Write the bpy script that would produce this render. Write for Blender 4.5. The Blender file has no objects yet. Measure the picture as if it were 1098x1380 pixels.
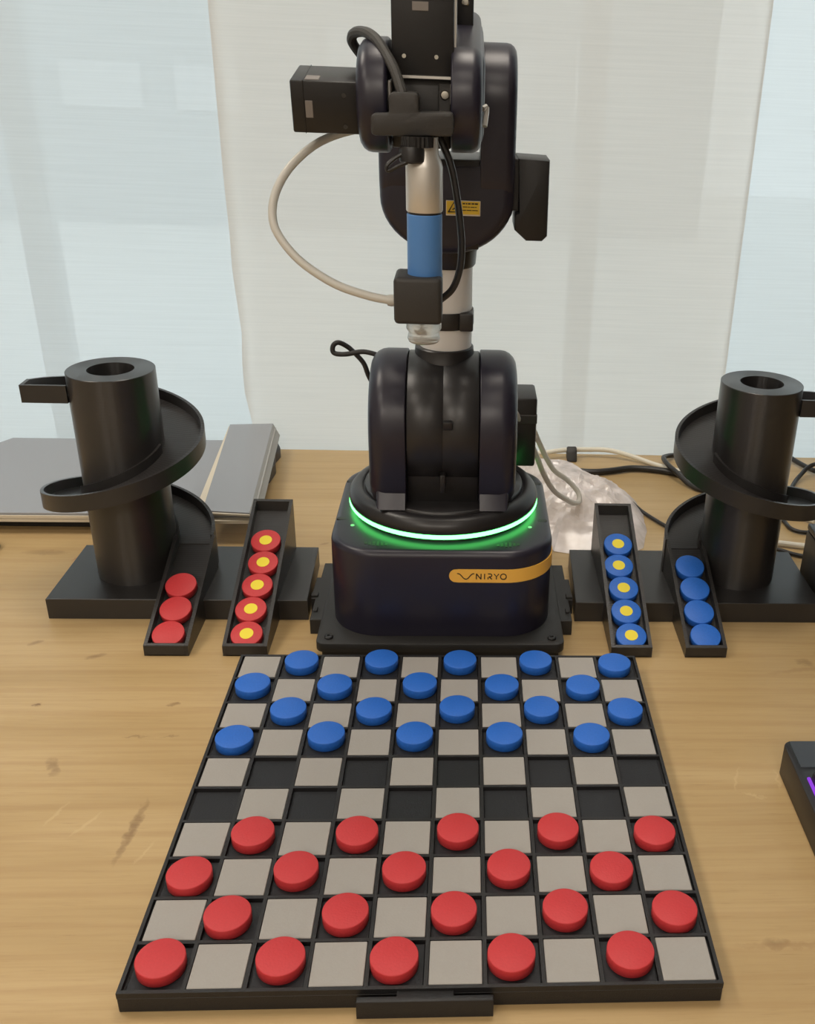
import bpy, bmesh, math, random
from mathutils import Vector, Matrix
random.seed(7)
scn = bpy.context.scene
COL = scn.collection
PI = math.pi

# ------------------------------------------------------------------ camera
cam_data = bpy.data.cameras.new('camera')
cam = bpy.data.objects.new('camera', cam_data)
COL.objects.link(cam)
scn.camera = cam
PITCH, YAW, ROLL = 0.4495, -0.0703, 0.0421
fwd = Vector((-math.sin(YAW) * math.cos(PITCH), math.cos(YAW) * math.cos(PITCH), -math.sin(PITCH)))
rt0 = Vector((math.cos(YAW), math.sin(YAW), 0))
up0 = rt0.cross(fwd)
rt = rt0 * math.cos(ROLL) + up0 * math.sin(ROLL)
up = up0 * math.cos(ROLL) - rt0 * math.sin(ROLL)
m = Matrix.Identity(4)
for i in range(3):
    m[i][0], m[i][1], m[i][2] = rt[i], up[i], -fwd[i]
m.translation = Vector((0.019, -0.4203, 0.5301))
cam.matrix_world = m
cam_data.sensor_width = 36
cam_data.lens = 1338.9 / 1380 * 36
cam_data.shift_x = -(707.86 - 549) / 1380
cam_data.shift_y = (706.8 - 690) / 1380
cam_data.clip_start = 0.01

# ------------------------------------------------------------------ sky, lamps, exposure
world = bpy.data.worlds.new('sky')
scn.world = world
world.use_nodes = True
bg = world.node_tree.nodes['Background']
bg.inputs[0].default_value = (0.87, 0.94, 1.0, 1)
bg.inputs[1].default_value = 2.45
scn.view_settings.view_transform = 'Standard'
scn.view_settings.look = 'None'
scn.view_settings.gamma = 1
scn.view_settings.use_curve_mapping = False
scn.view_settings.exposure = 0.0

def area(name, loc, sx, sy, power, color=(1, 0.91, 0.80)):
    d = bpy.data.lights.new(name, 'AREA')
    d.shape = 'RECTANGLE'
    d.size, d.size_y, d.energy, d.color = sx, sy, power, color
    o = bpy.data.objects.new(name, d)
    o.location = loc
    COL.objects.link(o)
    return o
area('ceiling_lamp', (-1.25, -2.45, 1.93), 0.6, 0.6, 27)
area('ceiling_lamp.001', (0.10, -2.45, 1.93), 0.6, 0.6, 23)
area('ceiling_lamp.002', (-1.25, -0.75, 1.93), 0.6, 0.6, 8)
area('ceiling_lamp.003', (0.10, -0.75, 1.93), 0.6, 0.6, 4.5)
area('ceiling_lamp.004', (-1.25, 0.60, 1.93), 0.6, 0.6, 14)
area('ceiling_lamp.005', (0.10, 0.60, 1.93), 0.6, 0.6, 12)

# ------------------------------------------------------------------ materials
def nt(mat):
    return mat.node_tree.nodes, mat.node_tree.links

def pbr(name, col, rough=0.5, spec=0.5, metal=0.0, bump=0.0, scale=400, coat=0.0, var=0.0):
    m = bpy.data.materials.new(name)
    m.use_nodes = True
    N, L = nt(m)
    b = N['Principled BSDF']
    b.inputs['Base Color'].default_value = (*col, 1)
    b.inputs['Roughness'].default_value = rough
    b.inputs['Specular IOR Level'].default_value = spec
    b.inputs['Metallic'].default_value = metal
    b.inputs['Coat Weight'].default_value = coat
    geo = N.new('ShaderNodeNewGeometry')
    noi = N.new('ShaderNodeTexNoise')
    noi.inputs['Scale'].default_value = scale
    noi.inputs['Detail'].default_value = 2
    L.new(geo.outputs['Position'], noi.inputs['Vector'])
    if var:
        mx = N.new('ShaderNodeMix'); mx.data_type = 'RGBA'
        mx.inputs['A'].default_value = (*[c * (1 - var) for c in col], 1)
        mx.inputs['B'].default_value = (*[min(1, c * (1 + var)) for c in col], 1)
        L.new(noi.outputs['Fac'], mx.inputs['Factor'])
        L.new(mx.outputs['Result'], b.inputs['Base Color'])
    if bump:
        bp = N.new('ShaderNodeBump')
        bp.inputs['Strength'].default_value = bump
        bp.inputs['Distance'].default_value = 0.0005
        L.new(noi.outputs['Fac'], bp.inputs['Height'])
        L.new(bp.outputs['Normal'], b.inputs['Normal'])
    return m

def printed(name, col, rough, axis='Z', strength=0.25, spec=0.5):
    """3D-printed plastic: fine layer lines stacked along one axis."""
    m = pbr(name, col, rough, spec)
    N, L = nt(m)
    b = N['Principled BSDF']
    geo = N.new('ShaderNodeNewGeometry')
    w = N.new('ShaderNodeTexWave')
    w.wave_type = 'BANDS'; w.bands_direction = axis
    w.inputs['Scale'].default_value = 330
    w.inputs['Distortion'].default_value = 0.6
    L.new(geo.outputs['Position'], w.inputs['Vector'])
    bp = N.new('ShaderNodeBump')
    bp.inputs['Strength'].default_value = strength
    bp.inputs['Distance'].default_value = 0.0003
    L.new(w.outputs['Fac'], bp.inputs['Height'])
    L.new(bp.outputs['Normal'], b.inputs['Normal'])
    return m

def emit(name, col, s):
    m = bpy.data.materials.new(name); m.use_nodes = True
    N, L = nt(m)
    N.remove(N['Principled BSDF'])
    e = N.new('ShaderNodeEmission')
    e.inputs[0].default_value = (*col, 1); e.inputs[1].default_value = s
    L.new(e.outputs[0], N['Material Output'].inputs[0])
    return m

M = {}
M['print'] = printed('black_printed_plastic', (0.023, 0.0215, 0.0215), 0.33)
M['column'] = printed('black_printed_column', (0.020, 0.0185, 0.0185), 0.30, spec=0.7)
_N, _L = nt(M['column'])
_t = _N.new('ShaderNodeTangent'); _t.direction_type = 'RADIAL'; _t.axis = 'Z'
_L.new(_t.outputs[0], _N['Principled BSDF'].inputs['Tangent'])
_N['Principled BSDF'].inputs['Anisotropic'].default_value = 0.9
_N['Principled BSDF'].inputs['Anisotropic Rotation'].default_value = 0.25
M['board'] = pbr('black_board_plastic', (0.015, 0.0145, 0.0155), 0.45, 0.4, bump=0.3, scale=900)
M['dark_tile'] = pbr('charcoal_tile_plastic', (0.013, 0.014, 0.017), 0.5, 0.35, bump=0.3, scale=700)
M['white_tile'] = pbr('pale_grey_tile_plastic', (0.345, 0.328, 0.306), 0.55, 0.3, bump=0.15, scale=700, var=0.04)
M['red'] = pbr('red_plastic', (0.53, 0.038, 0.044), 0.5, 0.35, bump=0.3, scale=600, var=0.08)
M['blue'] = pbr('blue_plastic', (0.020, 0.135, 0.56), 0.5, 0.4, bump=0.3, scale=600, var=0.12)
M['yellow'] = pbr('yellow_plastic', (0.80, 0.66, 0.025), 0.5)
M['robot'] = pbr('midnight_gloss_plastic', (0.016, 0.0145, 0.026), 0.34, 0.5)
M['robot_matt'] = pbr('black_satin_plastic', (0.016, 0.015, 0.016), 0.34, 0.5)
M['servo'] = pbr('black_servo_plastic', (0.012, 0.0115, 0.012), 0.38, 0.45, bump=0.15, scale=900)
M['plate'] = pbr('black_base_plate', (0.020, 0.0195, 0.019), 0.5, 0.4, bump=0.2, scale=900)
M['rubber'] = pbr('black_cable_rubber', (0.014, 0.013, 0.013), 0.4)
M['braid'] = pbr('grey_black_braid', (0.045, 0.043, 0.04), 0.5, bump=0.4, scale=1200)
M['bracket'] = pbr('charcoal_gripper_plastic', (0.030, 0.028, 0.026), 0.55, bump=0.2, scale=900)
M['silver'] = pbr('satin_aluminium', (0.64, 0.62, 0.58), 0.38, metal=0.6)
M['tube'] = pbr('pearl_white_tube', (0.66, 0.655, 0.645), 0.32, 0.5)
M['steel'] = pbr('steel_screw', (0.5, 0.48, 0.42), 0.3, metal=1.0)
M['toolblue'] = pbr('blue_gripper_sleeve', (0.085, 0.235, 0.56), 0.42, 0.4)
M['hose'] = pbr('milky_silicone_hose', (0.66, 0.64, 0.58), 0.35, 0.5)
M['hose'].node_tree.nodes['Principled BSDF'].inputs['Transmission Weight'].default_value = 0.25
M['cup'] = pbr('clear_silicone_cup', (0.86, 0.85, 0.80), 0.25, 0.5)
M['cup'].node_tree.nodes['Principled BSDF'].inputs['Transmission Weight'].default_value = 0.75
M['whitecable'] = pbr('cream_cable_sheath', (0.72, 0.68, 0.58), 0.45)
M['orange'] = pbr('amber_band', (0.92, 0.50, 0.075), 0.42)
M['ink'] = pbr('dark_brown_ink', (0.035, 0.02, 0.008), 0.6)
M['warn'] = pbr('yellow_sticker', (0.74, 0.50, 0.04), 0.5)
M['stickerwhite'] = pbr('sticker_backing', (0.72, 0.66, 0.55), 0.5)
M['servolabel'] = pbr('grey_servo_label', (0.20, 0.18, 0.165), 0.45)
M['grey'] = pbr('grey_laminate_cover', (0.265, 0.275, 0.295), 0.35, 0.5, bump=0.1, scale=900)
M['spine'] = pbr('grey_binder_spine', (0.30, 0.30, 0.29), 0.5)
M['cream'] = pbr('cream_board_core', (0.62, 0.56, 0.45), 0.7)
M['blackbox'] = pbr('black_casing', (0.016, 0.016, 0.018), 0.4)
M['panel'] = pbr('slate_device_panel', (0.035, 0.040, 0.05), 0.32)
M['led'] = emit('green_light_ring_glow', (0.12, 1.0, 0.19), 6.5)
M['screwglow'] = emit('green_lit_screw_glow', (0.3, 1.0, 0.35), 0.9)  # green ring light on the screw heads, put in as emission
M['purple'] = emit('purple_strip_glow', (0.33, 0.07, 0.80), 0.9)
M['wall'] = pbr('white_wall_paint', (0.62, 0.58, 0.53), 0.8, 0.2)
M['walldark'] = pbr('dark_brown_wall_panel', (0.09, 0.07, 0.055), 0.7, 0.2)
M['ceil'] = pbr('white_ceiling_paint', (0.75, 0.73, 0.70), 0.9, 0.2)
M['carpet'] = pbr('brown_floor', (0.22, 0.17, 0.13), 0.8, 0.2)
M['alu'] = pbr('grey_window_frame', (0.55, 0.56, 0.57), 0.5)
M['outwall'] = pbr('pale_facade', (0.42, 0.45, 0.47), 0.9, 0.1)
M['outpane'] = pbr('bright_facade_window', (0.62, 0.64, 0.66), 0.5, 0.3)
M['ground'] = pbr('pale_paving', (0.80, 0.80, 0.78), 0.9, 0.1)

def wood():
    m = bpy.data.materials.new('oak_laminate'); m.use_nodes = True
    N, L = nt(m)
    b = N['Principled BSDF']
    b.inputs['Roughness'].default_value = 0.42
    b.inputs['Specular IOR Level'].default_value = 0.35
    geo = N.new('ShaderNodeNewGeometry')
    def mapped(scale, loc=(0, 0, 0)):
        mp = N.new('ShaderNodeMapping')
        mp.inputs['Scale'].default_value = scale
        mp.inputs['Location'].default_value = loc
        L.new(geo.outputs['Position'], mp.inputs['Vector'])
        return mp.outputs[0]
    def noise(vec, sc, det=4, rough=0.55, dist=0.0):
        n = N.new('ShaderNodeTexNoise')
        n.inputs['Scale'].default_value = sc
        n.inputs['Detail'].default_value = det
        n.inputs['Roughness'].default_value = rough
        n.inputs['Distortion'].default_value = dist
        L.new(vec, n.inputs['Vector'])
        return n.outputs['Fac']
    def ramp(fac, stops):
        r = N.new('ShaderNodeValToRGB')
        while len(r.color_ramp.elements) < len(stops):
            r.color_ramp.elements.new(0.5)
        for e, (p, c) in zip(r.color_ramp.elements, stops):
            e.position = p; e.color = (*c, 1)
        L.new(fac, r.inputs[0])
        return r.outputs[0]
    def math_(op, a, bb=None, clamp=False):
        n = N.new('ShaderNodeMath'); n.operation = op; n.use_clamp = clamp
        for i, x in enumerate((a, bb)):
            if x is None: continue
            if isinstance(x, (int, float)): n.inputs[i].default_value = x
            else: L.new(x, n.inputs[i])
        return n.outputs[0]
    def mix(fac, a, c, mode='MIX'):
        n = N.new('ShaderNodeMix'); n.data_type = 'RGBA'; n.blend_type = mode
        if isinstance(fac, (int, float)): n.inputs['Factor'].default_value = fac
        else: L.new(fac, n.inputs['Factor'])
        for nm, x in (('A', a), ('B', c)):
            if isinstance(x, tuple): n.inputs[nm].default_value = (*x, 1)
            else: L.new(x, n.inputs[nm])
        return n.outputs['Result']
    broad = noise(mapped((0.9, 6.0, 1)), 2.2, 3, 0.5, 0.6)
    base = ramp(broad, [(0.25, (0.405, 0.278, 0.127)), (0.5, (0.475, 0.334, 0.160)), (0.75, (0.545, 0.395, 0.205))])
    fine = noise(mapped((3.0, 90.0, 1)), 3.0, 5, 0.65, 0.3)
    base = mix(math_('MULTIPLY', math_('SUBTRACT', fine, 0.45, True), 1.1, True), base, (0.33, 0.20, 0.085))
    pores = noise(mapped((9.0, 260.0, 1), (3, 1, 0)), 4.0, 2, 0.5)
    base = mix(math_('MULTIPLY', math_('SUBTRACT', pores, 0.62, True), 2.6, True), base, (0.27, 0.16, 0.07))
    # cathedral rings
    wv = N.new('ShaderNodeTexWave'); wv.wave_type = 'BANDS'; wv.bands_direction = 'Y'
    wv.inputs['Scale'].default_value = 3.0
    wv.inputs['Distortion'].default_value = 9.0
    wv.inputs['Detail'].default_value = 3
    wv.inputs['Detail Scale'].default_value = 0.7
    L.new(mapped((0.55, 4.0, 1), (0.3, 0.2, 0)), wv.inputs['Vector'])
    base = mix(math_('MULTIPLY', math_('SUBTRACT', wv.outputs['Fac'], 0.80, True), 1.1, True), base, (0.35, 0.21, 0.09))
    # knots and marks of the print, each with its own place and direction
    sep = N.new('ShaderNodeSeparateXYZ'); L.new(geo.outputs['Position'], sep.inputs[0])
    wob = noise(mapped((1, 1, 1), (5, 5, 0)), 120, 3, 0.6)
    gx = math_('ADD', sep.outputs[0], math_('MULTIPLY', math_('SUBTRACT', wob, 0.5), 0.012))
    gy = math_('ADD', sep.outputs[1], math_('MULTIPLY', math_('SUBTRACT', wob, 0.5), 0.010))
    DK, LT = (0.17, 0.095, 0.045), (0.66, 0.50, 0.28)
    spots = [(-0.2205, 0.152, 86, 0.038, 0.0042, DK, .75), (-0.303, 0.224, 120, 0.014, 0.0055, DK, .55),
             (-0.385, 0.405, 35, 0.009, 0.0035, DK, .6), (-0.322, 0.382, 25, 0.011, 0.004, DK, .6),
             (-0.2302, 0.307, 10, 0.006, 0.003, DK, .8), (-0.3464, 0.306, 0, 0.004, 0.0025, DK, .9),
             (-0.250, 0.262, 0, 0.012, 0.0012, DK, .6), (-0.222, 0.262, 0, 0.008, 0.0010, DK, .5),
             (0.2295, 0.042, 0, 0.010, 0.006, DK, .55), (0.246, 0.040, 0, 0.05, 0.0035, (0.33, 0.2, 0.09), .6),
             (0.353, 0.3745, -30, 0.012, 0.006, DK, .5), (0.345, 0.362, 10, 0.04, 0.004, (0.33, 0.2, 0.09), .6),
             (-0.1406, 0.618, 30, 0.006, 0.003, DK, .6), (-0.445, 0.590, 0, 0.028, 0.007, DK, .5),
             (-0.405, 0.579, 60, 0.012, 0.002, (0.3, 0.12, 0.08), .7),
             (0.243, 0.205, 70, 0.018, 0.0018, LT, .38), (0.252, 0.186, -25, 0.012, 0.0018, LT, .38),
             (0.277, 0.205, 85, 0.014, 0.0014, LT, .4), (-0.281, 0.170, 70, 0.016, 0.0016, LT, .35),
             (-0.255, 0.160, 60, 0.018, 0.0018, LT, .35), (-0.205, 0.130, 70, 0.014, 0.0016, LT, .35)]
    for (x, y, deg, a, c_, col, f) in spots:
        ca, sa = math.cos(math.radians(deg)), math.sin(math.radians(deg))
        dx = math_('SUBTRACT', gx, x); dy = math_('SUBTRACT', gy, y)
        u = math_('ADD', math_('MULTIPLY', dx, ca / a), math_('MULTIPLY', dy, sa / a))
        v = math_('ADD', math_('MULTIPLY', dx, -sa / c_), math_('MULTIPLY', dy, ca / c_))
        d = math_('ADD', math_('MULTIPLY', u, u), math_('MULTIPLY', v, v))
        k = math_('MULTIPLY', math_('SUBTRACT', 1.0, d, True), f)
        k = math_('MULTIPLY', k, math_('ADD', math_('MULTIPLY', fine, 1.2), 0.2), True)
        base = mix(k, base, col)
    L.new(base, b.inputs['Base Color'])
    bp = N.new('ShaderNodeBump'); bp.inputs['Strength'].default_value = 0.12
    bp.inputs['Distance'].default_value = 0.0004
    L.new(fine, bp.inputs['Height']); L.new(bp.outputs['Normal'], b.inputs['Normal'])
    return m
M['wood'] = wood()

def sheer(name, col, clear):
    """Sheer woven blind: light passes through by translucency and a little straight through the weave."""
    m = bpy.data.materials.new(name); m.use_nodes = True
    N, L = nt(m)
    N.remove(N['Principled BSDF'])
    geo = N.new('ShaderNodeNewGeometry')
    mp = N.new('ShaderNodeMapping'); mp.inputs['Scale'].default_value = (7, 1, 420)
    L.new(geo.outputs['Position'], mp.inputs[0])
    n = N.new('ShaderNodeTexNoise'); n.inputs['Scale'].default_value = 1.0; n.inputs['Detail'].default_value = 3
    L.new(mp.outputs[0], n.inputs[0])
    mx = N.new('ShaderNodeMix'); mx.data_type = 'RGBA'
    mx.inputs['A'].default_value = (*[c * 0.93 for c in col], 1)
    mx.inputs['B'].default_value = (*[min(1, c * 1.06) for c in col], 1)
    L.new(n.outputs['Fac'], mx.inputs['Factor'])
    tr = N.new('ShaderNodeBsdfTranslucent'); df = N.new('ShaderNodeBsdfDiffuse'); tp = N.new('ShaderNodeBsdfTransparent')
    L.new(mx.outputs['Result'], tr.inputs[0]); L.new(mx.outputs['Result'], df.inputs[0])
    a = N.new('ShaderNodeMixShader'); a.inputs[0].default_value = 0.34
    L.new(tr.outputs[0], a.inputs[1]); L.new(df.outputs[0], a.inputs[2])
    c = N.new('ShaderNodeMixShader'); c.inputs[0].default_value = clear
    L.new(a.outputs[0], c.inputs[1]); L.new(tp.outputs[0], c.inputs[2])
    L.new(c.outputs[0], N['Material Output'].inputs[0])
    return m
M['sheer_side'] = sheer('sheer_white_weave', (0.86, 0.90, 0.915), 0.11)
M['sheer_mid'] = sheer('sheer_ivory_weave', (0.88, 0.825, 0.765), 0.05)

def glass():
    m = bpy.data.materials.new('window_glass'); m.use_nodes = True
    N, L = nt(m)
    N.remove(N['Principled BSDF'])
    t = N.new('ShaderNodeBsdfTransparent'); t.inputs[0].default_value = (0.95, 0.98, 0.97, 1)
    g = N.new('ShaderNodeBsdfGlossy'); g.inputs['Roughness'].default_value = 0.02
    fr = N.new('ShaderNodeFresnel'); fr.inputs[0].default_value = 1.3
    x = N.new('ShaderNodeMixShader')
    L.new(fr.outputs[0], x.inputs[0]); L.new(t.outputs[0], x.inputs[1]); L.new(g.outputs[0], x.inputs[2])
    L.new(x.outputs[0], N['Material Output'].inputs[0])
    return m
M['glass'] = glass()

def film():
    m = bpy.data.materials.new('thin_clear_plastic_film'); m.use_nodes = True
    N, L = nt(m)
    N.remove(N['Principled BSDF'])
    t = N.new('ShaderNodeBsdfTransparent'); t.inputs[0].default_value = (0.96, 0.95, 0.95, 1)
    d = N.new('ShaderNodeBsdfDiffuse'); d.inputs[0].default_value = (0.92, 0.88, 0.90, 1)
    tl = N.new('ShaderNodeBsdfTranslucent'); tl.inputs[0].default_value = (0.92, 0.88, 0.90, 1)
    g = N.new('ShaderNodeBsdfGlossy'); g.inputs['Roughness'].default_value = 0.22
    dd = N.new('ShaderNodeMixShader'); dd.inputs[0].default_value = 0.3
    L.new(d.outputs[0], dd.inputs[1]); L.new(tl.outputs[0], dd.inputs[2])
    a = N.new('ShaderNodeMixShader'); nz_ = N.new('ShaderNodeTexNoise'); nz_.inputs['Scale'].default_value = 28; nz_.inputs['Detail'].default_value = 3
    ge_ = N.new('ShaderNodeNewGeometry'); L.new(ge_.outputs['Position'], nz_.inputs[0])
    mr_ = N.new('ShaderNodeMapRange'); mr_.inputs[1].default_value = 0.35; mr_.inputs[2].default_value = 0.65
    mr_.inputs[3].default_value = 0.55; mr_.inputs[4].default_value = 0.95
    L.new(nz_.outputs['Fac'], mr_.inputs[0])
    a.inputs[0].default_value = 0.7
    L.new(mr_.outputs[0], a.inputs[0])
    L.new(t.outputs[0], a.inputs[1]); L.new(dd.outputs[0], a.inputs[2])
    x = N.new('ShaderNodeMixShader'); x.inputs[0].default_value = 0.08
    L.new(a.outputs[0], x.inputs[1]); L.new(g.outputs[0], x.inputs[2])
    L.new(x.outputs[0], N['Material Output'].inputs[0])
    return m
M['film'] = film()

# ------------------------------------------------------------------ mesh helpers
def world_loc(o):
    v = Vector((0, 0, 0))
    while o is not None:
        v += o.location
        o = o.parent
    return v

def obj(name, bm, mat, parent=None, sharp=35, kind=None, label=None):
    bmesh.ops.recalc_face_normals(bm, faces=bm.faces)
    if parent is not None:
        bmesh.ops.translate(bm, verts=bm.verts, vec=-world_loc(parent))
    me = bpy.data.meshes.new(name)
    bm.to_mesh(me); bm.free()
    for p in me.polygons: p.use_smooth = True
    me.set_sharp_from_angle(angle=math.radians(sharp))
    if mat: me.materials.append(M[mat])
    o = bpy.data.objects.new(name, me)
    COL.objects.link(o)
    if parent is not None: o.parent = parent
    if kind: o['kind'] = kind
    if label: o['label'] = label
    return o

def tag(o, label, cat, group=None):
    o['label'] = label; o['category'] = cat
    if group: o['group'] = group
    return o

def thing(name, label, cat, loc=(0, 0, 0), group=None):
    o = bpy.data.objects.new(name, None)
    o.empty_display_size = 0.02
    COL.objects.link(o); o.location = loc
    return tag(o, label, cat, group)

def merge(bm, src):
    me = bpy.data.meshes.new('tmp'); src.to_mesh(me); src.free()
    bm.from_mesh(me); bpy.data.meshes.remove(me)

def NB(): return bmesh.new()

def box(bm, x0, x1, y0, y1, z0, z1, bev=0.0, seg=2, rx=0.0, pivot=None):
    t = NB()
    vs = [t.verts.new((x, y, z)) for x in (x0, x1) for y in (y0, y1) for z in (z0, z1)]
    for f in ((0, 1, 3, 2), (4, 6, 7, 5), (0, 4, 5, 1), (2, 3, 7, 6), (0, 2, 6, 4), (1, 5, 7, 3)):
        t.faces.new([vs[i] for i in f])
    if bev:
        bmesh.ops.bevel(t, geom=t.edges[:], offset=bev, segments=seg, affect='EDGES', profile=0.5)
    if rx:
        bmesh.ops.rotate(t, verts=t.verts, cent=pivot or ((x0 + x1) / 2, (y0 + y1) / 2, (z0 + z1) / 2), matrix=Matrix.Rotation(rx, 3, 'X'))
    merge(bm, t)

def prism(bm, poly, axis, lo, hi, bev_lo=0.0, bev_hi=0.0, seg=3, rx=0.0, pivot=None):
    """extrude a 2D outline along an axis; the rim of either end can be rounded."""
    t = NB()
    def P(a, b, c):
        return {'X': (c, a, b), 'Y': (a, c, b), 'Z': (a, b, c)}[axis]
    A = [t.verts.new(P(a, b, lo)) for a, b in poly]
    B = [t.verts.new(P(a, b, hi)) for a, b in poly]
    n = len(poly)
    t.faces.new(A); t.faces.new(B)
    for i in range(n):
        t.faces.new((A[i], A[(i + 1) % n], B[(i + 1) % n], B[i]))
    bmesh.ops.recalc_face_normals(t, faces=t.faces)
    sa, sb = set(A), set(B)
    if bev_lo:
        bmesh.ops.bevel(t, geom=[e for e in t.edges if e.verts[0] in sa and e.verts[1] in sa], offset=bev_lo, segments=seg, affect='EDGES', profile=0.5)
    if bev_hi:
        sb = {v for v in sb if v.is_valid}
        bmesh.ops.bevel(t, geom=[e for e in t.edges if e.verts[0] in sb and e.verts[1] in sb], offset=bev_hi, segments=seg, affect='EDGES', profile=0.5)
    if rx:
        bmesh.ops.rotate(t, verts=t.verts, cent=pivot, matrix=Matrix.Rotation(rx, 3, 'X'))
    merge(bm, t)

def lathe(bm, cx, cy, prof, seg=40, closed=False, axis='Z', rx=0.0, pivot=None):
    t = NB()
    rings = []
    for r, z in prof:
        if r < 1e-6:
            p = (cx, cy, z) if axis == 'Z' else (z, cx, cy) if axis == 'X' else (cx, z, cy)
            rings.append([t.verts.new(p)])
            continue
        ring = []
        for k in range(seg):
            a = 2 * PI * k / seg
            c, s = r * math.cos(a), r * math.sin(a)
            p = (cx + c, cy + s, z) if axis == 'Z' else (z, cx + c, cy + s) if axis == 'X' else (cx + c, z, cy + s)
            ring.append(t.verts.new(p))
        rings.append(ring)
    pairs = list(zip(rings, rings[1:]))
    if closed: pairs.append((rings[-1], rings[0]))
    for a, b in pairs:
        for k in range(seg):
            k2 = (k + 1) % seg
            if len(a) == 1 and len(b) == 1: continue
            if len(a) == 1: t.faces.new((a[0], b[k], b[k2]))
            elif len(b) == 1: t.faces.new((a[k], a[k2], b[0]))
            else: t.faces.new((a[k], a[k2], b[k2], b[k]))
    if not closed:
        for ring in (rings[0], rings[-1]):
            if len(ring) > 2: t.faces.new(ring)
    if rx:
        bmesh.ops.rotate(t, verts=t.verts, cent=pivot, matrix=Matrix.Rotation(rx, 3, 'X'))
    merge(bm, t)

def spline(pts, n=6):
    P = [Vector(p) for p in pts]
    P = [P[0] * 2 - P[1]] + P + [P[-1] * 2 - P[-2]]
    out = []
    for i in range(1, len(P) - 2):
        for k in range(n):
            t = k / n
            out.append(0.5 * ((2 * P[i]) + (P[i + 1] - P[i - 1]) * t + (2 * P[i - 1] - 5 * P[i] + 4 * P[i + 1] - P[i + 2]) * t * t
                              + (3 * P[i] - P[i - 1] - 3 * P[i + 1] + P[i + 2]) * t ** 3))
    out.append(P[-2])
    return out

def tube(bm, pts, r, sides=10, n=6):
    P = spline(pts, n)
    t = NB()
    nrm = None
    rings = []
    for i, p in enumerate(P):
        d = (P[min(i + 1, len(P) - 1)] - P[max(i - 1, 0)]).normalized()
        if nrm is None:
            nrm = d.orthogonal().normalized()
        nrm = (nrm - d * nrm.dot(d)).normalized()
        bn = d.cross(nrm)
        rings.append([t.verts.new(p + (nrm * math.cos(2 * PI * k / sides) + bn * math.sin(2 * PI * k / sides)) * r) for k in range(sides)])
    for a, b in zip(rings, rings[1:]):
        for k in range(sides):
            t.faces.new((a[k], a[(k + 1) % sides], b[(k + 1) % sides], b[k]))
    t.faces.new(rings[0]); t.faces.new(rings[-1])
    merge(bm, t)

def rrect(x0, x1, y0, y1, r, n=8):
    out = []
    for cx, cy, a0 in ((x1 - r, y1 - r, 0), (x0 + r, y1 - r, 90), (x0 + r, y0 + r, 180), (x1 - r, y0 + r, 270)):
        for k in range(n + 1):
            a = math.radians(a0 + 90 * k / n)
            out.append((cx + r * math.cos(a), cy + r * math.sin(a)))
    return out

def round_poly(pts, r, n=4):
    """round every corner of an outline; r is one radius or one per corner."""
    out = []
    N_ = len(pts)
    for i in range(N_):
        p = Vector(pts[i]); a = Vector(pts[i - 1]); b = Vector(pts[(i + 1) % N_])
        rr = r[i] if isinstance(r, (list, tuple)) else r
        da, db = (a - p), (b - p)
        q = min(rr, da.length * 0.48, db.length * 0.48)
        s, e = p + da.normalized() * q, p + db.normalized() * q
        for k in range(n + 1):
            t = k / n
            out.append(tuple((1 - t) ** 2 * s + 2 * t * (1 - t) * p + t * t * e))
    return out

def stadium(y0, z0, r0, y1, z1, r1, n=14):
    """outline around two circles in the y-z plane."""
    d = Vector((y1 - y0, z1 - z0)); ang = math.atan2(d.y, d.x); L_ = max(d.length, 1e-6)
    off = math.acos(max(-1, min(1, (r0 - r1) / L_)))
    out = []
    for k in range(n + 1):
        a = ang + off + (2 * PI - 2 * off) * k / n
        out.append((y0 + r0 * math.cos(a), z0 + r0 * math.sin(a)))
    for k in range(n + 1):
        a = ang - off + 2 * off * k / n
        out.append((y1 + r1 * math.cos(a), z1 + r1 * math.sin(a)))
    return out

def ribbon(bm, pts, w, y):
    """a flat stroke standing in a plane of constant y (lettering); thin but solid."""
    P = [Vector(p) for p in pts]
    L_, R_ = [], []
    for i, p in enumerate(P):
        d = (P[min(i + 1, len(P) - 1)] - P[max(i - 1, 0)]).normalized()
        nn = Vector((-d.y, d.x)) * w / 2
        L_.append(p + nn); R_.append(p - nn)
    outline = [tuple(v) for v in L_] + [tuple(v) for v in reversed(R_)]
    for i in range(len(P) - 1):
        q = [L_[i], L_[i + 1], R_[i + 1], R_[i]]
        t = NB()
        f = [t.verts.new((v.x, y, v.y)) for v in q]; g = [t.verts.new((v.x, y + 0.0004, v.y)) for v in q]
        t.faces.new(f); t.faces.new(g)
        for k in range(4): t.faces.new((f[k], f[(k + 1) % 4], g[(k + 1) % 4], g[k]))
        merge(bm, t)

# ------------------------------------------------------------------ room shell
FZ, CZ = -0.74, 1.96
def shell(name, mat, *b, parent=None, kind='structure'):
    bm = NB(); box(bm, *b)
    return obj(name, bm, mat, parent, kind=kind)
shell('floor', 'carpet', -2.6, 2.6, -3.1, 1.5, FZ - 0.1, FZ)
shell('ceiling', 'ceil', -2.6, 2.6, -3.1, 1.5, CZ, CZ + 0.1)
shell('wall_left', 'wall', -2.7, -2.6, -3.1, 1.5, FZ, CZ)
shell('wall_right', 'walldark', 2.6, 2.7, -3.1, 1.5, FZ, CZ)
shell('wall_front', 'wall', -2.7, 2.7, -3.2, -3.1, FZ, CZ)
bm = NB()
box(bm, -2.7, -2.25, 1.4, 1.5, FZ, CZ); box(bm, 2.25, 2.7, 1.4, 1.5, FZ, CZ)
box(bm, -2.25, 2.25, 1.4, 1.5, FZ, FZ + 0.12); box(bm, -2.25, 2.25, 1.4, 1.5, CZ - 0.12, CZ)
obj('wall_back', bm, 'wall', kind='structure')
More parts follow.
